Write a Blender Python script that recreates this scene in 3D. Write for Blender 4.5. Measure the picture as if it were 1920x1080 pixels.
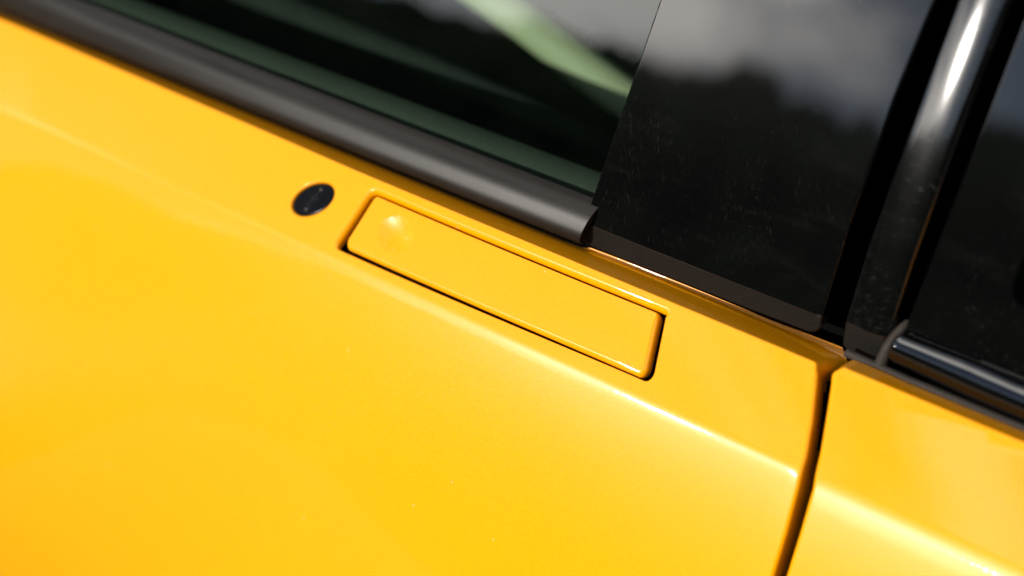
import bpy, math, random
import numpy as np
from mathutils import Vector, Matrix
from mathutils.geometry import delaunay_2d_cdt
random.seed(7)
rng = np.random.default_rng(7)
sc = bpy.context.scene
for o in list(bpy.data.objects):
    bpy.data.objects.remove(o)

# ---------------------------------------------------------------- measured sizes (metres) and light
CREASE = [-0.0469, -0.00275, 0.86561]
UP0, UPK = 45.0, 25.0
LO_X = [-0.45, -0.25, -0.1, 0.19, 0.21, 0.35]
LO_A = [42.0, 39.5, 34.4, 35.3, 36.0, 36.4]
LO_E = [13.0, 9.0, 2.0, 0.0, 0.0, 0.0]
LO_K = [80.0, 60.0, 50.0, 40.0, 45.0, 45.0]
FIL = [0.005, 0.0040, 0.0028, 0.0062, 0.0062]
FOCUS, FSTOP = 0.77, 2.8
SUN_EL, SUN_AZ, SUN_STR, SKY_STR, EXPOSURE = 24.0, -25.0, 4.2, 0.09, 0.31
SKY_DUST, FLAKE = 0.15, 0.32
FLARE, CREASE_R, SWELL = 0.9, 0.50, 0.95
CLOUD_LOC, CLOUD_COL, CLOUD_LO, CLOUD_HI = (2.93, 1.80, 0.0), (40.0, 38.0, 35.5, 1), 0.49, 0.66
PAINT_A, PAINT_B, PAINT_METAL = (0.80, 0.298, 0.0, 1), (0.86, 0.338, 0.0, 1), 0.0
PAINT_ROUGH, PAINT_SPEC = 0.265, 0.095
WOOD_EL, WOOD_SLOPE = 17.6, 2.0
BELT = [-0.0448, -0.0022, 0.90102]
STRIP_A = 118.0
SHUT_DOOR = [(0.1795, 0.905), (0.1811, 0.8998), (0.1866, 0.8894), (0.1907, 0.8814), (0.1953, 0.8703), (0.1974, 0.8596), (0.1996, 0.8399), (0.2007, 0.8213), (0.2010, 0.78), (0.1970, 0.30)]
SHUT_REAR = [(0.1860, 0.905), (0.1868, 0.9027), (0.1915, 0.8931), (0.1950, 0.8853), (0.2000, 0.8739), (0.2038, 0.8621), (0.2055, 0.8438), (0.2066, 0.8242), (0.2072, 0.78), (0.2032, 0.30)]
RECESS = [(-0.1065, 0.8946), (0.0970, 0.8950), (0.1050, 0.8701), (-0.1159, 0.8671)]
HANDLE = [(-0.1030, 0.8942), (0.0936, 0.8946), (0.1007, 0.8704), (-0.1107, 0.8687)]
LOCK_C, LOCK_A, LOCK_B = (-0.1459, 0.8818), np.array([0.0138, 0.0048]), np.array([-0.0012, 0.0072])
SLOT = [(-0.1500, 0.8778), (-0.1437, 0.8868)]
DIMPLE, DIMPLE_D = (-0.0799, 0.8828), 0.0015
TRIM_A, TRIM_K, TRIM2_A, TRIM2_K, GLASS_A = 27.0, 1.5, 22.6, 43.0, 26.2
WS_Y, WS_Z, WS_B = [0.0600, 0.00905, 0.0603], [-0.0451, -0.00282, 0.88806], 0.0072
BOLSTER = [(-1.15, 0.31, 0.80), (-0.62, 0.31, 0.862), (-0.43, 0.31, 0.882), (-0.32, 0.31, 0.880), (-0.229, 0.31, 0.855), (-0.107, 0.31, 0.805), (0.02, 0.31, 0.760)]
BOLSTER_R = 0.0155
# ---------------------------------------------------------------- camera
F_MM, SENSOR = 50.0, 36.0
_mx = np.array([0.801, -0.350, 0.485]); _mx /= np.linalg.norm(_mx)
_mz = np.array([-0.0555, 0.764, 0.643]); _mz -= _mx * (_mz @ _mx); _mz /= np.linalg.norm(_mz)
_my = np.cross(_mz, _mx)
CAM_ROT = np.array([_mx, _my, _mz])            # camera axes -> world axes
AIM = np.array([0.0, 0.024, 0.874])            # middle of the handle
CAM_DIST = 0.80
CAM_POS = AIM + CAM_ROT @ np.array([0, 0, 1.0]) * CAM_DIST
# ---------------------------------------------------------------- body side surface
def haunch(x):
    """grows towards the rear, straight from 0.34 m on"""
    c = np.clip(x, 0, 0.34); return c ** 3 + 3 * 0.34 ** 2 * np.clip(x - 0.34, 0, 1)
def crease_z(x):
    return np.polyval(CREASE, x) + CREASE_R * haunch(x)
def body_angle(x, t):
    """elevation of the outward normal in degrees, t metres below the crease"""
    xx = np.clip(x, -0.45, 0.45)
    up = UP0 + np.interp(xx, [-0.45, -0.22, -0.12], [3.0, 1.2, 0.0]) + UPK * np.clip(-t, -0.02, 0.12)
    lo = np.interp(xx, LO_X, LO_A) - np.interp(xx, LO_X, LO_K) * np.clip(t, -0.02, 0.5)
    lo = lo - np.interp(xx, LO_X, LO_E) * (1 - np.exp(-np.clip(t, 0, 1) / 0.028))
    lo = np.maximum(lo, -6.0)
    w = np.interp(xx, [-0.45, -0.1, 0.19, 0.205, 0.45], FIL)
    s = 1 - (1 - np.clip((t - 0.0008) / (2 * w), 0, 1)) ** 2.4
    return up * (1 - s) + lo * s
def body_y(x, z):
    x = np.atleast_1d(np.asarray(x, float)); z = np.atleast_1d(np.asarray(z, float))
    d = z - crease_z(x)
    n = 48
    k = (np.linspace(0, 1, n) ** 1.6)
    tt = d[:, None] * k[None, :]
    a = np.tan(np.radians(body_angle(x[:, None], -tt)))
    y = ((a[:, 1:] + a[:, :-1]) * 0.5 * np.diff(tt, axis=1)).sum(1)
    flare = -FLARE * haunch(x) * np.clip((np.polyval(BELT, x) - z) / np.maximum(np.polyval(BELT, x) - crease_z(x), 0.012), 0, 1)   # rear haunch swells below the belt
    swell = -SWELL * np.clip(-0.10 - x, 0, 0.5) ** 2 * (1 - np.exp(-(np.clip(-d, 0, 1) / 0.20) ** 2))   # low front swell, shaped to turn the paint from the sun and darken it
    return y + swell + 0.04 * np.clip(x, -1, 1) ** 2 + flare + 1.02 * CREASE_R * haunch(x)
def body_point(x, z):
    return np.stack([np.atleast_1d(x), body_y(x, z), np.atleast_1d(z)], -1)
def body_normal(x, z):
    x = np.atleast_1d(np.asarray(x, float)); z = np.atleast_1d(np.asarray(z, float)); h = 4e-4
    fx = (body_y(x + h, z) - body_y(x - h, z)) / (2 * h)
    h = 1.5e-4; fz = (body_y(x, z + h) - body_y(x, z - h)) / (2 * h)
    n = np.stack([fx, -np.ones_like(fx), fz], -1)
    return n / np.linalg.norm(n, axis=1)[:, None]
# ---------------------------------------------------------------- camera object
cd = bpy.data.cameras.new("camera"); cam = bpy.data.objects.new("camera", cd)
sc.collection.objects.link(cam)
m = Matrix.Identity(4)
for i in range(3):
    for j in range(3):
        m[i][j] = CAM_ROT[i, j]
    m[i][3] = CAM_POS[i]
cam.matrix_world = m
cd.lens = F_MM; cd.sensor_width = SENSOR; cd.clip_start = 0.02; cd.clip_end = 2000
cd.dof.use_dof = True; cd.dof.focus_distance = FOCUS; cd.dof.aperture_fstop = FSTOP; cd.dof.aperture_blades = 0
sc.camera = cam
# ---------------------------------------------------------------- sky, sun, exposure
sd = Vector((math.sin(math.radians(SUN_AZ)) * math.cos(math.radians(SUN_EL)),
             -math.cos(math.radians(SUN_AZ)) * math.cos(math.radians(SUN_EL)), math.sin(math.radians(SUN_EL))))
w = bpy.data.worlds.new("World"); sc.world = w; w.use_nodes = True
nt = w.node_tree; nt.nodes.clear()
out = nt.nodes.new("ShaderNodeOutputWorld"); bg = nt.nodes.new("ShaderNodeBackground")
sky = nt.nodes.new("ShaderNodeTexSky"); sky.sky_type = 'NISHITA'; sky.sun_disc = False
sky.sun_elevation = math.radians(SUN_EL)
sky.sun_rotation = math.atan2(sd.x, sd.y)
sky.air_density = 1.0; sky.dust_density = SKY_DUST; sky.ozone_density = 1.0
tc = nt.nodes.new("ShaderNodeTexCoord"); sx = nt.nodes.new("ShaderNodeSeparateXYZ"); nt.links.new(tc.outputs["Generated"], sx.inputs[0])
def wm(op, a, b_):
    n = nt.nodes.new("ShaderNodeMath"); n.operation = op
    for i, v in enumerate((a, b_)):
        if isinstance(v, (int, float)): n.inputs[i].default_value = v
        else: nt.links.new(v, n.inputs[i])
    return n.outputs[0]
zz_ = wm('ADD', wm('MAXIMUM', sx.outputs[2], 0.0), 0.10)
cx_ = nt.nodes.new("ShaderNodeCombineXYZ"); nt.links.new(wm('DIVIDE', sx.outputs[0], zz_), cx_.inputs[0]); nt.links.new(wm('DIVIDE', sx.outputs[1], zz_), cx_.inputs[1])
mp = nt.nodes.new("ShaderNodeMapping"); mp.inputs["Location"].default_value = CLOUD_LOC; nt.links.new(cx_.outputs[0], mp.inputs["Vector"])
nz = nt.nodes.new("ShaderNodeTexNoise"); nz.inputs["Scale"].default_value = 0.9; nz.inputs["Detail"].default_value = 8
nz.inputs["Roughness"].default_value = 0.56; nz.inputs["Distortion"].default_value = 0.3
rp = nt.nodes.new("ShaderNodeValToRGB"); rp.color_ramp.elements[0].position = CLOUD_LO; rp.color_ramp.elements[1].position = CLOUD_HI
mx = nt.nodes.new("ShaderNodeMix"); mx.data_type = 'RGBA'; mx.blend_type = 'MIX'
mx.inputs[7].default_value = CLOUD_COL
nt.links.new(mp.outputs[0], nz.inputs["Vector"])
nt.links.new(nz.outputs["Fac"], rp.inputs[0]); nt.links.new(rp.outputs[0], mx.inputs[0])
nt.links.new(sky.outputs[0], mx.inputs[6]); nt.links.new(mx.outputs[2], bg.inputs[0])
bg.inputs[1].default_value = SKY_STR
nt.links.new(bg.outputs[0], out.inputs[0])
sl = bpy.data.lights.new("sun", 'SUN'); so = bpy.data.objects.new("sun", sl); sc.collection.objects.link(so)
sl.energy = SUN_STR; sl.angle = math.radians(0.53); sl.color = (1.0, 0.94, 0.85)
so.rotation_euler = (-sd).to_track_quat('-Z', 'Y').to_euler(); so.location = (-3, -6, 6)
vs = sc.view_settings; vs.view_transform = 'Standard'; vs.look = 'None'; vs.gamma = 1; vs.use_curve_mapping = False
vs.exposure = EXPOSURE

# ---------------------------------------------------------------- materials
def newmat(name):
    m = bpy.data.materials.new(name); m.use_nodes = True
    t = m.node_tree; b = t.nodes["Principled BSDF"]
    return m, t, b
def N(t, kind, **kw):
    n = t.nodes.new(kind)
    for k, v in kw.items():
        if k in n.inputs: n.inputs[k].default_value = v
        else: setattr(n, k, v)
    return n
def ramp(t, src, p0, p1, c0=0.0, c1=1.0):
    r = N(t, "ShaderNodeMapRange"); r.inputs[1].default_value = p0; r.inputs[2].default_value = p1
    r.inputs[3].default_value = c0; r.inputs[4].default_value = c1
    t.links.new(src, r.inputs[0]); return r.outputs[0]
def math_(t, op, a, b):
    n = N(t, "ShaderNodeMath", operation=op)
    for i, v in enumerate((a, b)):
        if isinstance(v, (int, float)): n.inputs[i].default_value = v
        else: t.links.new(v, n.inputs[i])
    return n.outputs[0]
def mixc(t, fac, a, b):
    n = N(t, "ShaderNodeMix", data_type='RGBA')
    if isinstance(fac, float): n.inputs[0].default_value = fac
    else: t.links.new(fac, n.inputs[0])
    for i, v in ((6, a), (7, b)):
        if isinstance(v, tuple): n.inputs[i].default_value = v
        else: t.links.new(v, n.inputs[i])
    return n.outputs[2]
def uvmap(t, scale, rot=0.0, loc=(0, 0, 0)):
    u = N(t, "ShaderNodeUVMap"); u.uv_map = "UVMap"
    mp = N(t, "ShaderNodeMapping"); mp.inputs["Scale"].default_value = scale
    mp.inputs["Rotation"].default_value = (0, 0, rot); mp.inputs["Location"].default_value = loc
    t.links.new(u.outputs[0], mp.inputs[0]); return mp.outputs[0]

def paint_material():
    m, t, b = newmat("yellow_metallic_paint")
    geo = N(t, "ShaderNodeTexCoord")
    fl = N(t, "ShaderNodeTexVoronoi", Scale=1800.0); t.links.new(geo.outputs["Object"], fl.inputs["Vector"])
    sep = N(t, "ShaderNodeSeparateColor"); t.links.new(fl.outputs["Color"], sep.inputs[0])
    nl = N(t, "ShaderNodeTexNoise", Scale=9.0, Detail=3.0); t.links.new(geo.outputs["Object"], nl.inputs["Vector"])
    c = mixc(t, ramp(t, sep.outputs[0], 0, 1, 0.0, 1.0), PAINT_A, PAINT_B)
    t.links.new(c, b.inputs["Base Color"])
    b.inputs["Roughness"].default_value = 0.42
    t.links.new(ramp(t, nl.outputs[0], 0.35, 0.7, PAINT_ROUGH - 0.015, PAINT_ROUGH + 0.02), b.inputs["Roughness"])
    b.inputs["Metallic"].default_value = PAINT_METAL
    b.inputs["Specular IOR Level"].default_value = PAINT_SPEC
    # flakes tip the base coat, the clear coat stays smooth apart from a faint orange peel
    bp = N(t, "ShaderNodeBump", Strength=FLAKE, Distance=0.0002); t.links.new(sep.outputs[1], bp.inputs["Height"])
    t.links.new(bp.outputs[0], b.inputs["Normal"])
    op = N(t, "ShaderNodeTexNoise", Scale=260.0, Detail=1.0); t.links.new(geo.outputs["Object"], op.inputs["Vector"])
    cb = N(t, "ShaderNodeBump", Strength=0.012, Distance=0.002); t.links.new(op.outputs[0], cb.inputs["Height"])
    t.links.new(cb.outputs[0], b.inputs["Coat Normal"])
    b.inputs["Coat Weight"].default_value = 0.68; b.inputs["Coat IOR"].default_value = 1.42
    # thin film of dust: sparse pale specks
    du = N(t, "ShaderNodeTexVoronoi", Scale=140.0); t.links.new(geo.outputs["Object"], du.inputs["Vector"])
    sp = N(t, "ShaderNodeSeparateColor"); t.links.new(du.outputs["Color"], sp.inputs[0])
    near = ramp(t, du.outputs["Distance"], 0.03, 0.065, 1, 0)
    few = ramp(t, sp.outputs[0], 0.90, 0.96, 0, 1)
    mask = math_(t, 'MULTIPLY', near, few)
    t.links.new(mixc(t, math_(t, 'MULTIPLY', mask, 0.8), c, (0.75, 0.66, 0.45, 1)), b.inputs["Base Color"])
    t.links.new(math_(t, 'ADD', math_(t, 'MULTIPLY', mask, 0.4), 0.02), b.inputs["Coat Roughness"])
    return m
def gloss_black(name, streak_rot, streak_amt, dust_amt, rough=0.035):
    m, t, b = newmat(name)
    b.inputs["Specular IOR Level"].default_value = 0.9
    # hairline wash scratches: long stretched noise, bent a little, gathered in patches
    def bent(sx, sy, rot, loc, amt):
        u = N(t, "ShaderNodeUVMap"); u.uv_map = "UVMap"
        wn = N(t, "ShaderNodeTexNoise", Scale=14.0, Detail=1.0); t.links.new(u.outputs[0], wn.inputs["Vector"])
        sub = N(t, "ShaderNodeVectorMath", operation='SUBTRACT'); t.links.new(wn.outputs["Color"], sub.inputs[0]); sub.inputs[1].default_value = (0.5, 0.5, 0.5)
        scl = N(t, "ShaderNodeVectorMath", operation='SCALE'); t.links.new(sub.outputs[0], scl.inputs[0]); scl.inputs["Scale"].default_value = amt
        add = N(t, "ShaderNodeVectorMath", operation='ADD'); t.links.new(u.outputs[0], add.inputs[0]); t.links.new(scl.outputs[0], add.inputs[1])
        rt = N(t, "ShaderNodeMapping"); rt.inputs["Rotation"].default_value = (0, 0, rot); t.links.new(add.outputs[0], rt.inputs[0])
        mp = N(t, "ShaderNodeMapping"); mp.inputs["Scale"].default_value = (sx, sy, 1); mp.inputs["Location"].default_value = loc
        t.links.new(rt.outputs[0], mp.inputs[0]); return mp.outputs[0]
    def family(rot, sx, sy, lo, hi, loc, mloc, mlo, mhi):
        n = N(t, "ShaderNodeTexNoise", Scale=1.0, Detail=0.0)
        t.links.new(bent(sx, sy, rot, loc, 0.006), n.inputs["Vector"])
        k = N(t, "ShaderNodeTexNoise", Scale=1.0, Detail=2.0); t.links.new(uvmap(t, (22, 22, 1), 0.5, mloc), k.inputs["Vector"])
        return math_(t, 'MULTIPLY', ramp(t, n.outputs[0], lo, hi), ramp(t, k.outputs[0], mlo, mhi))
    s1 = family(streak_rot, 2600, 150, 0.72, 0.90, (0, 0, 0), (0, 3, 0), 0.42, 0.66)
    s2 = family(streak_rot + 0.10, 3000, 190, 0.72, 0.90, (3, 7, 0), (4, 1, 0), 0.45, 0.70)
    s3 = family(streak_rot - 0.45, 2800, 90, 0.74, 0.90, (9, 2, 0), (7, 5, 0), 0.50, 0.72)
    s = math_(t, 'ADD', math_(t, 'ADD', s1, s2), s3)
    pm = N(t, "ShaderNodeTexNoise", Scale=1.0, Detail=3.0)
    t.links.new(uvmap(t, (28, 28, 1), 0, (1, 2, 0)), pm.inputs["Vector"])
    patch_ = ramp(t, pm.outputs[0], 0.48, 0.70, 0.0, 1.0)
    # dust specks of two sizes
    def specks(sc_, r, keep, loc):
        v = N(t, "ShaderNodeTexVoronoi", Scale=1.0); t.links.new(uvmap(t, (sc_, sc_, 1), 0.3, loc), v.inputs["Vector"])
        q = N(t, "ShaderNodeSeparateColor"); t.links.new(v.outputs["Color"], q.inputs[0])
        near = ramp(t, v.outputs["Distance"], r * 0.5, r, 1, 0)
        return math_(t, 'MULTIPLY', near, ramp(t, q.outputs[0], keep, keep + 0.15, 0, 1))
    d = math_(t, 'ADD', specks(1100, 0.30, 0.90, (0, 0, 0)), specks(480, 0.13, 0.86, (5, 1, 0)))
    d = math_(t, 'MULTIPLY', d, math_(t, 'ADD', math_(t, 'MULTIPLY', patch_, 0.85), 0.12))
    tot = math_(t, 'ADD', math_(t, 'MULTIPLY', s, streak_amt), math_(t, 'MULTIPLY', d, dust_amt))
    # wiped haze: faint smears left by a cloth
    hz = N(t, "ShaderNodeTexNoise", Scale=1.0, Detail=4.0, Roughness=0.6); t.links.new(uvmap(t, (16, 60, 1), -0.7, (2, 4, 0)), hz.inputs["Vector"])
    hf = N(t, "ShaderNodeTexNoise", Scale=1.0, Detail=2.0); t.links.new(uvmap(t, (900, 200, 1), -0.5, (0, 0, 0)), hf.inputs["Vector"])
    smear = math_(t, 'MULTIPLY', ramp(t, hz.outputs[0], 0.56, 0.78), ramp(t, hf.outputs[0], 0.35, 0.75, 0.2, 1.0))
    tot = math_(t, 'MINIMUM', math_(t, 'ADD', tot, math_(t, 'MULTIPLY', smear, 0.014)), 0.9)
    t.links.new(mixc(t, tot, (0.0015, 0.0015, 0.0017, 1), (0.42, 0.40, 0.36, 1)), b.inputs["Base Color"])
    t.links.new(math_(t, 'ADD', math_(t, 'MULTIPLY', tot, 0.35), rough), b.inputs["Roughness"])
    return m
def rubber(name, col, rough, grain=1.0, spec=0.5):
    m, t, b = newmat(name)
    tcx = N(t, "ShaderNodeTexCoord")
    mpx = N(t, "ShaderNodeMapping"); mpx.inputs["Scale"].default_value = (0.10, 1, 1); t.links.new(tcx.outputs["Object"], mpx.inputs[0])
    n1 = N(t, "ShaderNodeTexNoise", Scale=120.0, Detail=5.0, Roughness=0.65); t.links.new(mpx.outputs[0], n1.inputs["Vector"])
    n2 = N(t, "ShaderNodeTexNoise", Scale=900.0, Detail=2.0); t.links.new(tcx.outputs["Object"], n2.inputs["Vector"])
    dusty = tuple(min(1, c * 1.5 + 0.004) for c in col[:3]) + (1,)
    f = ramp(t, math_(t, 'ADD', n1.outputs[0], math_(t, 'MULTIPLY', n2.outputs[0], 0.35)), 0.5, 0.95)
    t.links.new(mixc(t, f, col, dusty), b.inputs["Base Color"])
    t.links.new(ramp(t, n1.outputs[0], 0.3, 0.75, rough - 0.02, rough + 0.03), b.inputs["Roughness"])
    b.inputs["Specular IOR Level"].default_value = spec
    bp = N(t, "ShaderNodeBump", Strength=0.10 * grain, Distance=0.0004); t.links.new(n2.outputs[0], bp.inputs["Height"])
    t.links.new(bp.outputs[0], b.inputs["Normal"])
    return m
def plain(name, col, rough, spec=0.5, nscale=60.0, var=0.25, bump=0.0):
    m, t, b = newmat(name)
    tcx = N(t, "ShaderNodeTexCoord")
    n1 = N(t, "ShaderNodeTexNoise", Scale=nscale, Detail=5.0); t.links.new(tcx.outputs["Object"], n1.inputs["Vector"])
    lo = tuple(c * (1 - var) for c in col[:3]) + (1,); hi = tuple(min(1, c * (1 + var)) for c in col[:3]) + (1,)
    t.links.new(mixc(t, n1.outputs[0], lo, hi), b.inputs["Base Color"])
    b.inputs["Roughness"].default_value = rough; b.inputs["Specular IOR Level"].default_value = spec
    if bump:
        bp = N(t, "ShaderNodeBump", Strength=bump, Distance=0.001); t.links.new(n1.outputs[0], bp.inputs["Height"])
        t.links.new(bp.outputs[0], b.inputs["Normal"])
    return m
def tinted_glass():
    m, t, b = newmat("green_tinted_glass")
    t.nodes.remove(b); o = t.nodes["Material Output"]
    tr = N(t, "ShaderNodeBsdfTransparent"); gl = N(t, "ShaderNodeBsdfGlossy"); gl.inputs["Roughness"].default_value = 0.02
    gl.inputs["Color"].default_value = (0.9, 0.95, 0.95, 1)
    tr.inputs["Color"].default_value = (0.60, 0.735, 0.635, 1)
    fr = N(t, "ShaderNodeFresnel", IOR=1.45); ms = N(t, "ShaderNodeMixShader")
    t.links.new(math_(t, 'MULTIPLY', fr.outputs[0], 1.9), ms.inputs[0]); t.links.new(tr.outputs[0], ms.inputs[1]); t.links.new(gl.outputs[0], ms.inputs[2])
    # faint dust specks on the pane
    v = N(t, "ShaderNodeTexVoronoi", Scale=1.0); t.links.new(uvmap(t, (420, 420, 1)), v.inputs["Vector"])
    q = N(t, "ShaderNodeSeparateColor"); t.links.new(v.outputs["Color"], q.inputs[0])
    k = math_(t, 'MULTIPLY', ramp(t, v.outputs["Distance"], 0.08, 0.16, 1, 0), ramp(t, q.outputs[0], 0.86, 0.99))
    df = N(t, "ShaderNodeBsdfDiffuse"); df.inputs["Color"].default_value = (0.4, 0.38, 0.33, 1)
    m2 = N(t, "ShaderNodeMixShader"); t.links.new(math_(t, 'MULTIPLY', k, 0.07), m2.inputs[0])
    t.links.new(ms.outputs[0], m2.inputs[1]); t.links.new(df.outputs[0], m2.inputs[2]); t.links.new(m2.outputs[0], o.inputs[0])
    return m
PAINT = paint_material()
TRIM = gloss_black("gloss_black_trim", -0.12, 0.06, 0.18)
TRIM2 = gloss_black("gloss_black_rear_trim", 1.45, 0.16, 0.06, 0.08)
FRIT = gloss_black("gloss_black_glass_border", 0.3, 0.05, 0.30)
MOULD = gloss_black("gloss_black_moulding", 0.05, 0.03, 0.12, 0.05)
RUBBER = rubber("satin_black_rubber", (0.0085, 0.0070, 0.0055, 1), 0.40, 1.0, 0.20)
SEAL = rubber("grey_rubber_seal", (0.022, 0.018, 0.015, 1), 0.6, 1.0, 0.15)
DARK = plain("black_plastic_and_gap_shade", (0.0025, 0.0025, 0.0025), 0.95, 0.03)
EDGE = plain("satin_black_edge", (0.0075, 0.0070, 0.0065), 0.5, 0.22, 300.0, 0.5)
CAP = plain("black_plastic_cap", (0.0032, 0.0032, 0.0036), 0.16, 0.14)
GLASS = tinted_glass()
CARD = plain("grey_door_lining", (0.085, 0.09, 0.085), 0.75, 0.3, 500.0, 0.3, 0.3)
CABIN = plain("dark_cabin_lining", (0.026, 0.029, 0.029), 0.9, 0.2)
LEATHER = plain("pale_leather", (0.50, 0.47, 0.34), 0.6, 0.35, 380.0, 0.12, 0.25)

# ---------------------------------------------------------------- surfaces
def tdir(a):
    a = np.radians(np.asarray(a, float)); return np.stack([np.zeros_like(a), np.sin(a), np.cos(a)], -1)
def ndir(a):
    a = np.radians(np.asarray(a, float)); return np.stack([np.zeros_like(a), -np.cos(a), np.sin(a)], -1)
class Surf:
    """a sheet given by point(u, v); u runs along the car, v up the section"""
    def __init__(s, f, normal=None):
        s.f = f; s._n = normal
    def point(s, uv):
        uv = np.atleast_2d(uv); return s.f(uv[:, 0], uv[:, 1])
    def du(s, uv, h=2e-4):
        uv = np.atleast_2d(uv); return (s.f(uv[:, 0] + h, uv[:, 1]) - s.f(uv[:, 0] - h, uv[:, 1])) / (2 * h)
    def dv(s, uv, h=2e-4):
        uv = np.atleast_2d(uv); return (s.f(uv[:, 0], uv[:, 1] + h) - s.f(uv[:, 0], uv[:, 1] - h)) / (2 * h)
    def normal(s, uv):
        if s._n is not None:
            uv = np.atleast_2d(uv); return s._n(uv[:, 0], uv[:, 1])
        n = np.cross(s.du(uv), s.dv(uv)); return n / np.linalg.norm(n, axis=1)[:, None]
BODY = Surf(lambda u, v: body_point(u, v), lambda u, v: body_normal(u, v))
def profile_surf(O, angle, bulge=None, vmin=-0.06, vmax=0.6, n=2400):
    """section curve whose outward normal has elevation angle(v); extruded along the car"""
    vv = np.linspace(vmin, vmax, n); d = tdir(angle(vv))
    c = np.zeros((n, 3)); c[1:] = np.cumsum((d[1:] + d[:-1]) * 0.5 * np.diff(vv)[:, None], axis=0)
    i0 = np.array([np.interp(0.0, vv, c[:, k]) for k in range(3)]); c -= i0
    O = np.asarray(O, float)
    def f(u, v):
        p = np.stack([O[0] + u, O[1] + np.interp(v, vv, c[:, 1]), O[2] + np.interp(v, vv, c[:, 2])], -1)
        if bulge is not None: p = p + ndir(angle(v)) * bulge(u, v)[:, None]
        return p
    return Surf(f)

# ---------------------------------------------------------------- outlines
def round_poly(pts, radii, ds=0.003, narc=9):
    """closed outline with rounded corners; e tells which edge (or corner in between) a vertex belongs to"""
    pts = np.asarray(pts, float); n = len(pts); out = []; e = []
    segs = []
    for i in range(n):
        p, a, b = pts[i], pts[i - 1], pts[(i + 1) % n]
        u1 = (a - p) / np.linalg.norm(a - p); u2 = (b - p) / np.linalg.norm(b - p)
        r = radii[i]
        if r <= 0: segs.append((p, p, None)); continue
        ang = math.acos(np.clip(u1 @ u2, -1, 1)); d = r / math.tan(ang / 2)
        c = p + (u1 + u2) / np.linalg.norm(u1 + u2) * (r / math.sin(ang / 2))
        segs.append((p + u1 * d, p + u2 * d, c))
    for i in range(n):
        s, t_, c = segs[i]
        if c is None: out.append(s); e.append(i - 0.5)
        else:
            a0 = math.atan2(*(s - c)[::-1]); a1 = math.atan2(*(t_ - c)[::-1]); da = (a1 - a0 + math.pi) % (2 * math.pi) - math.pi
            r = np.linalg.norm(s - c)
            for k in range(narc + 1):
                a = a0 + da * k / narc; out.append(c + r * np.array([math.cos(a), math.sin(a)])); e.append(i - 1 + k / narc)
        nx = segs[(i + 1) % n][0]; L = np.linalg.norm(nx - t_); k = max(1, int(round(L / ds)))
        for j in range(1, k):
            out.append(t_ + (nx - t_) * j / k); e.append(float(i))
    return np.array(out), np.array(e)
def by_edge(e, vals):
    """value per outline vertex from one value per edge, blended across the corners"""
    n = len(vals); v = np.array(list(vals) + [vals[0]], float); e = np.mod(e, n)
    return np.interp(e, np.arange(n + 1), v)
def inside(poly, P):
    x, y = P[:, 0], P[:, 1]; r = np.zeros(len(P), bool)
    x0, y0 = poly[:, 0], poly[:, 1]; x1, y1 = np.roll(x0, -1), np.roll(y0, -1)
    for a, b, c, d in zip(x0, y0, x1, y1):
        if b == d: continue
        k = ((b > y) != (d > y)) & (x < (c - a) * (y - b) / (d - b) + a); r ^= k
    return r
def area2(p):
    return 0.5 * np.sum(p[:, 0] * np.roll(p[:, 1], -1) - np.roll(p[:, 0], -1) * p[:, 1])
def link(name, V, Fc, Nn, UV, mat, parent):
    me = bpy.data.meshes.new(name)
    me.from_pydata([tuple(v) for v in V], [], [tuple(int(i) for i in f) for f in Fc])
    me.polygons.foreach_set("use_smooth", [True] * len(me.polygons))
    if UV is not None:
        ul = me.uv_layers.new(name="UVMap"); li = np.zeros(len(me.loops), int); me.loops.foreach_get("vertex_index", li)
        ul.data.foreach_set("uv", np.asarray(UV, np.float32)[li].ravel())
    if Nn is not None:
        me.normals_split_custom_set_from_vertices([tuple(x) for x in Nn])
    me.materials.append(mat)
    o = bpy.data.objects.new(name, me); sc.collection.objects.link(o)
    if parent is not None: o.parent = parent
    return o
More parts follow.
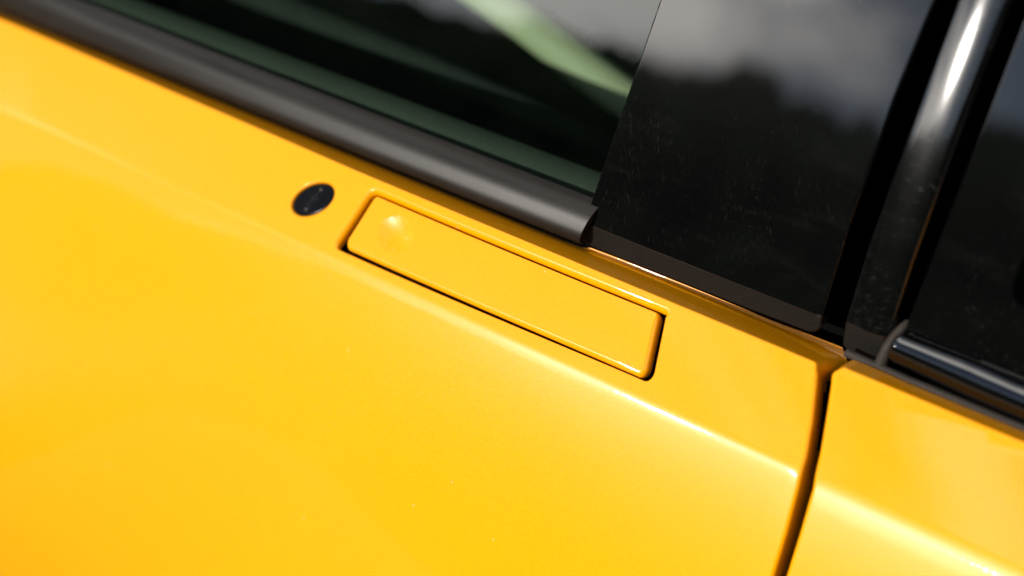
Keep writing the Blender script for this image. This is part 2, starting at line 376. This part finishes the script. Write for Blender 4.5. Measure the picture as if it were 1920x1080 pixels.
def patch(name, surf, loops, mat, parent, pts=None, spacing=0.004):
    """loops: list of dict(uv, r, th, L); the first is the outline, the others are holes.
    Each edge is rolled by an arc of radius r through th degrees and goes on as a flange of length L."""
    V, NN, UV, FF = [], [], [], []
    base = []; rolls = []; off = 0
    for li, lp in enumerate(loops):
        uv = np.asarray(lp['uv'], float); n = len(uv)
        r = np.broadcast_to(lp.get('r', 0.0), (n,)).astype(float); th = np.broadcast_to(lp.get('th', 90.0), (n,)).astype(float)
        L = np.broadcast_to(lp.get('L', 0.0), (n,)).astype(float); lip = np.broadcast_to(lp.get('lip', 0.0), (n,)).astype(float)
        if (area2(uv) > 0) != (li == 0):
            uv, r, th, L, lip = uv[::-1], r[::-1], th[::-1], L[::-1], lip[::-1]
        def frame(q):
            P = surf.point(q); T = np.roll(P, -1, 0) - np.roll(P, 1, 0); T /= np.linalg.norm(T, axis=1)[:, None]
            Nl = surf.normal(q); s = np.cross(T, Nl); s /= np.linalg.norm(s, axis=1)[:, None]; return P, Nl, s
        P, Nl, s = frame(uv)
        du, dv = surf.du(uv), surf.dv(uv)
        q = uv.copy()
        q[:, 0] -= r * (s * du).sum(1) / (du * du).sum(1); q[:, 1] -= r * (s * dv).sum(1) / (dv * dv).sum(1)
        P = surf.point(q); Nl = surf.normal(q); s = s - Nl * (s * Nl).sum(1)[:, None]; s /= np.linalg.norm(s, axis=1)[:, None]
        base.append(q); rings = [(P, Nl)]
        if r.max() > 0:
            K = 8
            for k in range(1, K + 1):
                a = np.radians(th) * k / K
                rings.append((P + s * (r * np.sin(a))[:, None] - Nl * (r * (1 - np.cos(a)))[:, None],
                              Nl * np.cos(a)[:, None] + s * np.sin(a)[:, None]))
            a = np.radians(th); d = s * np.cos(a)[:, None] - Nl * np.sin(a)[:, None]
            if L.max() > 0:
                for fr in (0.12, 0.5, 1.0):
                    rings.append((rings[K][0] + d * (L * fr)[:, None], rings[K][1]))
                if lip.max() > 0:                # the flange ends in a small upstand
                    rings.append((rings[-1][0], -d)); rings.append((rings[-1][0] + rings[K][1] * lip[:, None], -d))
        rolls.append(rings)
    allb = np.concatenate(base)
    if pts is None:
        lo, hi = base[0].min(0), base[0].max(0); h = spacing * 0.87
        gx = np.arange(lo[0], hi[0] + spacing, spacing); gy = np.arange(lo[1], hi[1] + h, h)
        X, Y = np.meshgrid(gx, gy); X = X + (np.arange(len(gy)) % 2)[:, None] * spacing * 0.5
        pts = np.stack([X.ravel(), Y.ravel()], -1)
    k = inside(base[0], pts)
    for b in base[1:]: k &= ~inside(b, pts)
    pts = pts[k]
    keep = np.ones(len(pts), bool)
    for b in base:
        for c0 in range(0, len(pts), 4000):
            dd = ((pts[c0:c0 + 4000, None, :] - b[None, :, :]) ** 2).sum(2).min(1)
            keep[c0:c0 + 4000] &= dd > (spacing * 0.28) ** 2
    pts = pts[keep]
    A = np.concatenate([allb, pts]); ed = []; o0 = 0
    for b in base:
        ed += [(o0 + i, o0 + (i + 1) % len(b)) for i in range(len(b))]; o0 += len(b)
    vo, eo, fo, ov, oe, of = delaunay_2d_cdt([Vector(p) for p in A], ed, [], 0, 1e-7)
    vo = np.array([(p[0], p[1]) for p in vo]); T = np.array([f for f in fo if len(f) == 3])
    cen = vo[T].mean(1); k = inside(base[0], cen)
    for b in base[1:]: k &= ~inside(b, cen)
    T = T[k]
    V.append(surf.point(vo)); NN.append(surf.normal(vo)); UV.append(vo)
    a2 = np.cross(V[0][T[:, 1]] - V[0][T[:, 0]], V[0][T[:, 2]] - V[0][T[:, 0]])
    fl = (a2 * NN[0][T[:, 0]]).sum(1) < 0; T[fl] = T[fl][:, ::-1]
    FF += T.tolist(); off = len(vo)
    for b, rings in zip(base, rolls):
        if len(rings) == 1: continue
        n = len(b); ids = []
        acc = np.zeros(n)
        for j, (P, Nl) in enumerate(rings):
            V.append(P); NN.append(Nl)
            if j: acc = acc + np.linalg.norm(P - rings[j - 1][0], axis=1)
            UV.append(b + acc[:, None] * 0.7); ids.append(off + np.arange(n)); off += n
        for a, c in zip(ids[:-1], ids[1:]):
            for i in range(n):
                j = (i + 1) % n; FF.append((a[i], c[i], c[j], a[j]))
    V = np.concatenate(V); NN = np.concatenate(NN); UV = np.concatenate(UV)
    NN = NN / np.linalg.norm(NN, axis=1)[:, None]
    o = link(name, V, FF, NN, UV, mat, parent)
    return o
def tag(o, label=None, cat=None, kind=None, group=None):
    for k, v in (("label", label), ("category", cat), ("kind", kind), ("group", group)):
        if v: o[k] = v
    return o
def tube(name, path, rad, mat, parent, nseg=14, flat=1.0, closed_ends=True):
    path = np.asarray(path, float); rad = np.broadcast_to(rad, (len(path),)); T = np.gradient(path, axis=0); T /= np.linalg.norm(T, axis=1)[:, None]
    V, Nn, F = [], [], []
    for p, t, r in zip(path, T, rad):
        a = np.cross(t, [0, 0, 1.0]); a /= np.linalg.norm(a); b = np.cross(a, t)
        for k in range(nseg):
            th = 2 * math.pi * k / nseg; d = a * math.cos(th) + b * math.sin(th) * flat
            V.append(p + d * r); Nn.append(d / np.linalg.norm(d))
    for i in range(len(path) - 1):
        for k in range(nseg):
            k2 = (k + 1) % nseg; F.append((i * nseg + k, i * nseg + k2, (i + 1) * nseg + k2, (i + 1) * nseg + k))
    if closed_ends:
        F.append(tuple(range(nseg))[::-1]); F.append(tuple(len(V) - nseg + k for k in range(nseg)))
    q = [np.asarray(V[i]) for i in F[0]]
    if np.cross(q[1] - q[0], q[2] - q[0]) @ Nn[F[0][0]] < 0: F = [f[::-1] for f in F]
    return link(name, V, F, Nn, None, mat, parent)

# ================================================================ the place around: ground and the wood it mirrors
def grid_mesh(name, xs, ys, zf, mat):
    V = [(x, y, zf(x, y)) for y in ys for x in xs]; nx = len(xs)
    F = [(j * nx + i, j * nx + i + 1, (j + 1) * nx + i + 1, (j + 1) * nx + i) for j in range(len(ys) - 1) for i in range(nx - 1)]
    return link(name, V, F, None, None, mat, None)
ASPH = plain("asphalt", (0.055, 0.054, 0.052), 0.9, 0.3, 40.0, 0.35, 0.4)
g = grid_mesh("ground", np.linspace(-600, 600, 41), np.linspace(-600, 600, 41), lambda x, y: 0.0, ASPH)
tag(g, "flat dark asphalt ground under the car", "ground", "structure")
FOL = plain("dark_foliage", (0.035, 0.055, 0.022), 0.85, 0.2, 1.2, 0.5)
def ridge_elev(az):
    d = math.degrees(az)
    e = WOOD_EL + WOOD_SLOPE * np.clip(d + 23, -40, 40) / 10
    return e + 0.5 * math.sin(d * 0.23 + 1.0) + 0.15 * math.sin(d * 0.71)
def wood():
    """a wooded bank in front of the car: crowns side by side and one behind the other"""
    V, F = [], []
    for i in range(660):
        az = math.radians(-100 + 200 * (i % 220 + rng.uniform(-.5, .5)) / 219); row = i // 220; R = (30, 33, 37)[row] + rng.uniform(-1, 1)
        h = 1.0 + R * math.tan(math.radians(ridge_elev(az) - (1.6, .8, 0)[row] + rng.uniform(-.5, .2)))
        cx, cy = R * math.sin(az), -R * math.cos(az)
        for c in range(4):
            rr = rng.uniform(0.9, 1.4); hz = h / 7; zc = hz + (h - 2 * hz) * c / 3
            b = len(V); nu, nv = 8, 6; ox, oy = rng.normal(0, .5, 2); zc += rng.uniform(-.25, .1)
            for a in range(nv + 1):
                ph = math.pi * a / nv
                for k in range(nu):
                    t = 2 * math.pi * k / nu; q = rr * rng.uniform(.55, 1.25)
                    V.append((cx + ox + q * math.sin(ph) * math.cos(t), cy + oy + q * math.sin(ph) * math.sin(t), max(0.0, zc + hz * math.cos(ph))))
            for a in range(nv):
                for k in range(nu):
                    k2 = (k + 1) % nu; F.append((b + a * nu + k, b + (a + 1) * nu + k, b + (a + 1) * nu + k2, b + a * nu + k2))
    o = link("woodland", V, F, None, None, FOL, None)
    return tag(o, "dark wood mirrored in the glossy black window trim", "trees", "stuff")
wood()

# ================================================================ the car
car = bpy.data.objects.new("car", None); sc.collection.objects.link(car)
car.empty_display_size = 0.2
tag(car, "yellow car with flush door handle and gloss black window pillar", "car")

# ---- front door: outer skin with the handle recess and the lock opening
def belt_z(x): return np.polyval(BELT, x)
shut = np.array(SHUT_DOOR)
xs_top = np.concatenate([np.linspace(-0.95, 0.16, 210), np.linspace(0.162, 0.1788, 12)])
top_edge = np.stack([xs_top, belt_z(xs_top)], -1)
corner = np.array([(0.1800, 0.8990), (0.1810, 0.8984), (0.1818, 0.8972)])
down = np.stack([np.interp(np.linspace(0, 1, 90), np.linspace(0, 1, len(shut)), shut[:, 0]),
                 np.interp(np.linspace(0, 1, 90), np.linspace(0, 1, len(shut)), shut[:, 1])], -1)
zz = np.concatenate([np.linspace(0.8955, 0.78, 66), np.linspace(0.775, 0.30, 40)])
shut_x = lambda z: np.interp(z, shut[::-1, 1], shut[::-1, 0])
down = np.stack([shut_x(zz), zz], -1)
bottom = np.stack([np.linspace(shut_x(0.30), -0.95, 40)[1:], np.full(39, 0.30)], -1)
left = np.stack([np.full(20, -0.95), np.linspace(0.30, belt_z(-0.95), 22)[1:-1]], -1)
outer = np.concatenate([top_edge, corner, down, bottom, left])
nT, nC, nD = len(top_edge), len(corner), len(down); nO = len(outer)
r = np.full(nO, 0.0004); th = np.full(nO, 90.0); L = np.full(nO, 0.010)
r[:nT] = 0.0013; th[:nT] = STRIP_A - 46.0; L[:nT] = np.interp(xs_top, [-0.95, -0.2, 0.0, 0.05, 0.16], [0.029, 0.027, 0.028, 0.0315, 0.0355]); lipd = np.zeros(nO); lipd[:nT] = np.interp(xs_top, [0.026, 0.0265, 0.05, 0.14, 0.18], [0, 0.0016, 0.0018, 0.0020, 0.0040])
r[nT:nT + nC] = [0.0013, 0.0015, 0.0020]; th[nT:nT + nC] = [72, 75, 82]; L[nT:nT + nC] = [0.035, 0.034, 0.028]
r[nT + nC:nT + nC + nD] = 0.0022; L[nT + nC:nT + nC + nD] = 0.018
rec, e = round_poly(RECESS, (0.0046, 0.0009, 0.0036, 0.0022), 0.002)
rec_lp = dict(uv=rec, r=by_edge(e, (0.0044, 0.0005, 0.0006, 0.0038)), th=90.0, L=0.0016)
th_ = np.linspace(0, 2 * math.pi, 73)[:-1]
lock_uv = np.array(LOCK_C) + np.outer(np.cos(th_), LOCK_A) + np.outer(np.sin(th_), LOCK_B)
lock_lp = dict(uv=lock_uv, r=0.0016, th=90.0, L=0.006)
def body_points(x0, x1, t0=-0.05, t1=0.6, fx=0.005):
    tr = np.concatenate([np.arange(-0.05, -0.0055, 0.004), np.arange(-0.0055, 0.0056, 0.0009), np.arange(0.008, 0.10, 0.005), np.arange(0.10, 0.22, 0.010), np.arange(0.22, 0.6, 0.012)])
    xr = np.concatenate([np.arange(-0.95, -0.55, 0.03), np.arange(-0.55, 0.36, fx), np.arange(0.36, 0.9, 0.03)])
    xr = xr[(xr > x0) & (xr < x1)]
    X, Tt = np.meshgrid(xr, tr); return np.stack([X.ravel(), (crease_z(X) - Tt).ravel()], -1)
door = patch("door", BODY, [dict(uv=outer, r=r, th=th, L=L, lip=lipd), rec_lp, lock_lp], PAINT, car, pts=body_points(-0.95, 0.21), spacing=0.004)

# ---- handle: flush pull with a thumb dimple pressed into its front end
def handle_f(u, v):
    p = body_point(u, v); n = body_normal(u, v)
    rho2 = ((u - DIMPLE[0]) / 0.0122) ** 2 + ((v - DIMPLE[1]) * 1.43 / 0.0106) ** 2
    dep = DIMPLE_D * np.clip(1 - rho2, 0, 1) * (1 + 0.22 * (u - DIMPLE[0]) / 0.0122 - 0.10 * (v - DIMPLE[1]) * 1.43 / 0.0106)   # dished deepest low and to the rear
    return p + n * (0.0003 - dep)[:, None]
hl, e = round_poly(HANDLE, (0.0028, 0.0036, 0.0036, 0.0036), 0.002)
handle = patch("door_handle", Surf(handle_f), [dict(uv=hl, r=by_edge(e, (0.0008, 0.0034, 0.0034, 0.0008)), th=90.0, L=0.0025)], PAINT, door, spacing=0.0013)
tag(handle, "flush yellow door handle with a round thumb dimple")
# pocket behind the handle and cup behind the lock cover
def sunk(d): return Surf(lambda u, v: body_point(u, v) - body_normal(u, v) * d)
pk, e = round_poly(np.array(RECESS) + np.array([(-.004, .004), (.004, .004), (.004, -.004), (-.004, -.004)]), (0.004,) * 4, 0.006)
patch("handle_pocket", sunk(0.0095), [dict(uv=pk)], DARK, door, spacing=0.008)
# ---- lock cover: black oval plug with a pressed slot
cup = np.array(LOCK_C) + np.outer(np.cos(th_), LOCK_A * 1.25) + np.outer(np.sin(th_), LOCK_B * 1.25)
patch("lock_cup", sunk(0.0072), [dict(uv=cup)], DARK, door, spacing=0.006)
s0, s1 = np.array(SLOT)
def cap_f(u, v):
    p = body_point(u, v); n = body_normal(u, v)
    q = np.stack([u, v * 1.41], -1); a = s0 * np.array([1, 1.41]); b = s1 * np.array([1, 1.41]); ab = b - a
    k = np.clip(((q - a) @ ab) / (ab @ ab), 0, 1); d = np.linalg.norm(q - a - k[:, None] * ab, axis=1)
    ridge = 0.00055 * np.clip(1 - np.abs(d - 0.0019) / 0.0006, 0, 1) - 0.0007 * np.clip(1 - d / 0.0016, 0, 1) ** 0.5
    return p + n * (-0.0010 + ridge)[:, None]
cv = np.array(LOCK_C) + np.outer(np.cos(th_), LOCK_A * 0.965) + np.outer(np.sin(th_), LOCK_B * 0.965)
lock = patch("lock_cover", Surf(cap_f), [dict(uv=cv, r=0.0009, th=90.0, L=0.004)], CAP, door, spacing=0.0006)
tag(lock, "black oval lock cover with a pressed slot")

# ---- rear body panel behind the shut line
shr = np.array(SHUT_REAR); rear_x = lambda z: np.interp(z, shr[::-1, 1], shr[::-1, 0])
zz2 = np.concatenate([np.linspace(0.30, 0.775, 40), np.linspace(0.78, 0.894, 64)])
up_ = np.stack([rear_x(zz2), zz2], -1)
rb = lambda x: np.polyval(BELT, x) + 0.0020
xr = np.linspace(0.1935, 0.90, 150)
cnr = np.array([(0.1893, 0.8970), (0.1898, 0.8985), (0.1908, 0.8994)])
topr = np.stack([xr, rb(xr)], -1)
rgt = np.stack([np.full(18, 0.90), np.linspace(rb(0.90), 0.30, 20)[1:-1]], -1)
btm = np.stack([np.linspace(0.90, rear_x(0.30), 30)[:-1], np.full(29, 0.30)], -1)
outr = np.concatenate([up_, cnr, topr, rgt, btm]); n1, n2, n3 = len(up_), len(cnr), len(topr); nn = len(outr)
r = np.full(nn, 0.0004); th = np.full(nn, 90.0); L = np.full(nn, 0.010)
r[:n1] = 0.0022; L[:n1] = 0.002
r[n1:n1 + n2] = 0.0026; th[n1:n1 + n2] = [86, 80, 72]; L[n1:n1 + n2] = [0.004, 0.010, 0.020]
r[n1 + n2:n1 + n2 + n3] = 0.0013; th[n1 + n2:n1 + n2 + n3] = STRIP_A - 46.0; L[n1 + n2:n1 + n2 + n3] = 0.026
quarter = patch("quarter_panel", BODY, [dict(uv=outr, r=r, th=th, L=L)], PAINT, car, pts=body_points(0.18, 0.9), spacing=0.004)
# jamb seen down the shut line
jz = np.linspace(0.30, 0.890, 120)
jl = np.concatenate([np.stack([shut_x(jz) - 0.012, jz], -1), np.stack([rear_x(jz[::-1]) + 0.012, jz[::-1]], -1)])
jamb = patch("door_jamb", sunk(0.021), [dict(uv=jl)], DARK, car, spacing=0.008)  # black in place of body yellow: the gap's shade put into the colour
jz = np.linspace(0.874, 0.892, 10)
jl = np.concatenate([np.stack([shut_x(jz) - 0.011, jz], -1), np.stack([rear_x(jz[::-1]) + 0.011, jz[::-1]], -1)])
patch("jamb_seal", sunk(0.0150), [dict(uv=jl)], DARK, jamb, spacing=0.005)

# ---- black window pillar trim on the door
O27 = np.array([0.1021, 0.06265, 0.90463])
def trim_angle(lo, up, k, w=0.0006):
    return lambda v: lo + (up + k * np.clip(v, 0, 0.5) - lo) * (lambda s: s * s * (3 - 2 * s))(np.clip((v + w) / (2 * w), 0, 1))
T1 = profile_surf(O27, trim_angle(0.0, TRIM_A, TRIM_K), lambda u, v: -0.5 * (u / 0.07) ** 2 * 0.0009)
t1, e = round_poly([(-0.0806, -0.0156), (0.0674, -0.0138), (0.0667, 0.050), (0.0698, 0.1172), (0.0742, 0.1700), (0.0915, 0.43), (-0.040, 0.43), (-0.0678, 0.1255)],
                   (0.0032, 0.0085, 0.04, 0.05, 0.05, 0.01, 0.01, 0.0), 0.003)
pillar = patch("pillar_trim", T1, [dict(uv=t1, r=by_edge(e, (0.0016, 0.0016, 0.0016, 0.0016, 0.0016, 0.001, 0.0011, 0.0011)), th=90.0, L=0.007)], TRIM, car,
               pts=np.concatenate([np.stack(np.meshgrid(np.arange(-0.085, 0.09, 0.006), np.arange(0.006, 0.43, 0.008)), -1).reshape(-1, 2),
                                   np.stack(np.meshgrid(np.arange(-0.085, 0.09, 0.004), np.arange(-0.015, 0.006, 0.0006)), -1).reshape(-1, 2)]), spacing=0.003)
def dull_edge(o, vmax):
    """the lower face of a trim is moulded satin, not polished"""
    o.data.materials.append(EDGE); ul = o.data.uv_layers[0].data
    for p in o.data.polygons:
        if np.mean([ul[i].uv[1] for i in p.loop_indices]) < vmax: p.material_index = 1
dull_edge(pillar, -0.0003)
tag(pillar, "scratched gloss black pillar trim beside the side window")
# ---- rear pillar trim, rounded, beyond the black gap
def b2(u, v):
    c = 0.0915 + 0.035 * np.clip(v, 0, 1); x = (u - c) / 0.0125
    return -0.0010 * x ** 2 + 0.0004 * x
T2 = profile_surf(O27 + np.array([0, 0.0026, 0]), trim_angle(0.0, TRIM2_A, TRIM2_K), b2)
t2, e = round_poly([(0.0780, -0.0180), (0.1030, -0.0195), (0.1030, 0.0400), (0.1075, 0.173), (0.1170, 0.43), (0.0945, 0.43), (0.0839, 0.1671), (0.0784, 0.0400)],
                   (0.0030, 0.0120, 0.05, 0.05, 0.005, 0.005, 0.05, 0.05), 0.002)
rear_trim = patch("rear_pillar_trim", T2, [dict(uv=t2, r=by_edge(e, (0.002, 0.004, 0.004, 0.003, 0.001, 0.0016, 0.0016, 0.0016)), th=90.0, L=by_edge(e, (0.006, 0.008, 0.008, 0.008, 0.004, 0.001, 0.001, 0.001)))], TRIM2, car,
                  pts=np.concatenate([np.stack(np.meshgrid(np.arange(0.076, 0.118, 0.0022), np.arange(0.004, 0.43, 0.006)), -1).reshape(-1, 2),
                                      np.stack(np.meshgrid(np.arange(0.076, 0.118, 0.0022), np.arange(-0.02, 0.004, 0.0006)), -1).reshape(-1, 2)]), spacing=0.002)
dull_edge(rear_trim, -0.0003)
tag(rear_trim, "narrow rounded gloss black trim behind the pillar gap")
# black channel behind the two trims
BK = profile_surf(O27 - ndir(27.0) * 0.034, lambda v: np.full(np.shape(v), 27.0))
bk, e = round_poly([(-0.074, -0.012), (0.055, -0.012), (0.055, -0.055), (0.120, -0.055), (0.128, 0.43), (-0.036, 0.43)], (0,) * 6, 0.01)
patch("pillar_channel", BK, [dict(uv=bk)], DARK, pillar, spacing=0.02)

# ---- side window glass
GA = GLASS_A
gO = O27 - ndir(27.0) * 0.0045 + tdir(27.0) * 0.0145
GS = profile_surf(gO, lambda v: GA + 10.0 * np.clip(v, 0, 0.5))
gl, e = round_poly([(-1.05, -0.010), (-0.066, -0.010), (-0.030, 0.42), (-1.05, 0.42)], (0,) * 4, 0.02)
pane = patch("side_window", GS, [dict(uv=gl)], GLASS, car, spacing=0.02)
tag(pane, "green tinted side window glass")
# ---- satin rubber weatherstrip along the bottom of the window
def loft(p0, p1, bulge, pw, sh=1.0):
    def f(u, v):
        a = p0(u); b = p1(u); ch = b - a; Lc = np.linalg.norm(ch, axis=1)[:, None]; t = ch / Lc
        nrm = np.cross(np.array([1.0, 0, 0]), t); s = v / 0.03
        h = bulge * (1 - np.abs(2 * np.clip(s, 1e-4, 1) ** sh - 1) ** pw)
        return a + ch * s[:, None] + nrm * h[:, None]
    return Surf(f)
ws_top = gO - tdir(27.0) * 0.0 + ndir(27.0) * 0.0004
WS = loft(lambda u: np.stack([u, np.polyval(WS_Y, u) - 0.0022, np.polyval(WS_Z, u) + 0.0048], -1),
          lambda u: np.stack([u, np.full(np.shape(u), ws_top[1]), np.full(np.shape(u), ws_top[2])], -1), WS_B, 2.9, 0.74)
xw = np.linspace(-0.95, 0.0246, 240)
wl = np.concatenate([np.stack([xw, np.full(240, 0.0)], -1), np.stack([np.linspace(0.0250, 0.0305, 14), np.linspace(0.002, 0.030, 14)], -1)[:-1],
                     np.stack([xw[::-1] + 0.0058, np.full(240, 0.030)], -1)])
xg = np.arange(-0.95, 0.034, 0.006); vg = np.linspace(0.0008, 0.0292, 26)
X, Y = np.meshgrid(xg, vg)
strip = patch("window_weatherstrip", WS, [dict(uv=wl, r=0.0004, th=90.0, L=0.014)], RUBBER, car, pts=np.stack([X.ravel(), Y.ravel()], -1), spacing=0.002)
tag(strip, "satin black rubber strip under the side window")

# ---- fixed rear quarter window: black glass border with a clear green pane
QS = profile_surf(O27 - ndir(27.0) * 0.0042, lambda v: np.full(np.shape(v), TRIM_A - 0.6))
ql, e = round_poly([(0.1078, 0.0088), (0.78, -0.004), (0.80, 0.42), (0.128, 0.42)], (0.002, 0.02, 0.02, 0.02), 0.006)
qh, e2 = round_poly([(0.1490, 0.0400), (0.70, 0.030), (0.70, 0.36), (0.166, 0.36)], (0.010, 0.02, 0.02, 0.02), 0.004)
border = patch("quarter_window", QS, [dict(uv=ql, r=0.0009, th=90.0, L=0.004), dict(uv=qh)], FRIT, car, spacing=0.012)
QS2 = profile_surf(O27 - ndir(27.0) * 0.0047, lambda v: np.full(np.shape(v), TRIM_A - 0.6))
qg, e2 = round_poly([(0.145, 0.036), (0.71, 0.026), (0.71, 0.37), (0.160, 0.37)], (0.01,) * 4, 0.01)
patch("quarter_glass", QS2, [dict(uv=qg)], GLASS, border, spacing=0.02)
# ---- half-round gloss moulding under the quarter window
MS = loft(lambda u: np.stack([u, np.interp(u, [0.2, 0.28, 0.9], [0.0605, 0.0600, 0.058]), np.interp(u, [0.205, 0.225, 0.25, 0.28, 0.9], [0.8955, 0.8938, 0.8915, 0.8910, 0.8890])], -1),
          lambda u: np.stack([u, np.full(np.shape(u), 0.0702), np.interp(u, [0.2, 0.243, 0.27, 0.9], [0.9122, 0.9118, 0.9105, 0.907])], -1), 0.0072, 2.2)
ml, e = round_poly([(0.2062, 0.0), (0.85, 0.0), (0.85, 0.030), (0.2088, 0.030)], (0.0060, 0, 0, 0.0080), 0.003)
X, Y = np.meshgrid(np.concatenate([np.arange(0.206, 0.36, 0.003), np.arange(0.36, 0.85, 0.02)]), np.linspace(0.0006, 0.0294, 30))
mould = patch("belt_moulding", MS, [dict(uv=ml, r=0.0030, th=90.0, L=0.004)], MOULD, car, pts=np.stack([X.ravel(), Y.ravel()], -1), spacing=0.002)
tag(mould, "half round gloss black moulding under the quarter window")
# ---- grey rubber seal: runs below the rear trim and moulding, with a branch between them
sx = np.linspace(0.1860, 0.88, 150)
sy = np.interp(sx, [0.186, 0.205, 0.22, 0.9], [0.0588, 0.0588, 0.0575, 0.0555]); sz = np.interp(sx, [0.186, 0.205, 0.23, 0.28, 0.9], [0.8920, 0.8908, 0.8915, 0.8905, 0.888])
seal = tube("belt_seal", np.stack([sx, sy, sz], -1), 0.0024, SEAL, car, 12)
bp_ = np.array([(0.2040, 0.0600, 0.8905), (0.2045, 0.0620, 0.8955), (0.2052, 0.0645, 0.9010), (0.2062, 0.0682, 0.9050), (0.2078, 0.0725, 0.9085), (0.2094, 0.0765, 0.9100)])
tt = np.linspace(0, 5, 30); bpth = np.stack([np.interp(tt, range(6), bp_[:, k]) for k in range(3)], -1)
tube("seal_branch", bpth, np.linspace(0.0034, 0.0022, 30), SEAL, seal, 10)

# ---- inside: door lining, seat bolster, dark cabin
CT = loft(lambda u: np.stack([u, np.full(np.shape(u), 0.0755), np.full(np.shape(u), 0.9085)], -1),
          lambda u: np.stack([u, np.full(np.shape(u), 0.1060), np.full(np.shape(u), 0.9085)], -1), 0.0035, 2.0)
xc = np.linspace(-1.0, 0.12, 120)
cl = np.concatenate([np.stack([xc, np.zeros(120)], -1), np.stack([xc[::-1], np.full(120, 0.030)], -1)])
rr = np.full(240, 0.0005); rr[120:] = 0.006
X, Y = np.meshgrid(np.arange(-1, 0.12, 0.012), np.linspace(0.002, 0.028, 8))
lining = patch("door_lining", CT, [dict(uv=cl, r=rr, th=90.0, L=0.05)], CARD, car, pts=np.stack([X.ravel(), Y.ravel()], -1), spacing=0.004)
tube("armrest", [(-0.9, 0.185, 0.905), (-0.5, 0.190, 0.885), (-0.2, 0.197, 0.862), (-0.05, 0.2, 0.846), (0.1, 0.2, 0.832)], 0.010, CABIN, lining, 14)
seat = bpy.data.objects.new("seat", None); sc.collection.objects.link(seat); seat.parent = car
cp = np.array(BOLSTER); tt = np.linspace(0, len(cp) - 1, 60)
def cat_(P, t):
    i = min(int(t), len(P) - 2); f = t - i; p0, p1, p2, p3 = P[max(i - 1, 0)], P[i], P[i + 1], P[min(i + 2, len(P) - 1)]
    return 0.5 * (2 * p1 + (p2 - p0) * f + (2 * p0 - 5 * p1 + 4 * p2 - p3) * f * f + (3 * p1 - p0 - 3 * p2 + p3) * f ** 3)
path = np.array([cat_(cp, t) for t in tt])
tube("bolster", path, BOLSTER_R, LEATHER, seat, 20)
def box(name, lo, hi, mat, parent, skip=()):
    x0, y0, z0 = lo; x1, y1, z1 = hi
    V = [(x0, y0, z0), (x1, y0, z0), (x1, y1, z0), (x0, y1, z0), (x0, y0, z1), (x1, y0, z1), (x1, y1, z1), (x0, y1, z1)]
    F = [f for k, f in enumerate([(0, 3, 2, 1), (4, 5, 6, 7), (0, 1, 5, 4), (1, 2, 6, 5), (2, 3, 7, 6), (3, 0, 4, 7)]) if k not in skip]
    o = link(name, V, F, None, None, mat, parent); o.data.polygons.foreach_set("use_smooth", [False] * len(F)); return o
box("seat_cushion", (-0.75, 0.30, 0.42), (-0.02, 0.78, 0.66), CABIN, seat)
box("backrest", (-0.02, 0.30, 0.45), (0.14, 0.78, 1.12), CABIN, seat)
cabin = box("cabin_lining", (-1.3, 0.12, 0.30), (0.95, 1.5, 1.285), CABIN, car, skip=(2,))
box("door_inner_wall", (-1.3, 0.118, 0.30), (0.95, 0.1215, 0.885), CABIN, cabin)
# ---- roof edge above the windows
RO = np.array([0.0, 0.282, 1.278])
RS = profile_surf(RO, lambda v: 30.0 + 900.0 * np.clip(v, 0, 0.06), None, -0.02, 1.2)
X, Y = np.meshgrid(np.linspace(-1.25, 0.9, 24), np.concatenate([np.linspace(-0.009, 0.06, 20), np.linspace(0.1, 0.7, 8)]))
rl, e = round_poly([(-1.3, -0.010), (0.95, -0.010), (0.95, 0.75), (-1.3, 0.75)], (0,) * 4, 0.03)
patch("roof", RS, [dict(uv=rl, r=0.003, th=90.0, L=0.01)], PAINT, car, pts=np.stack([X.ravel(), Y.ravel()], -1), spacing=0.01)
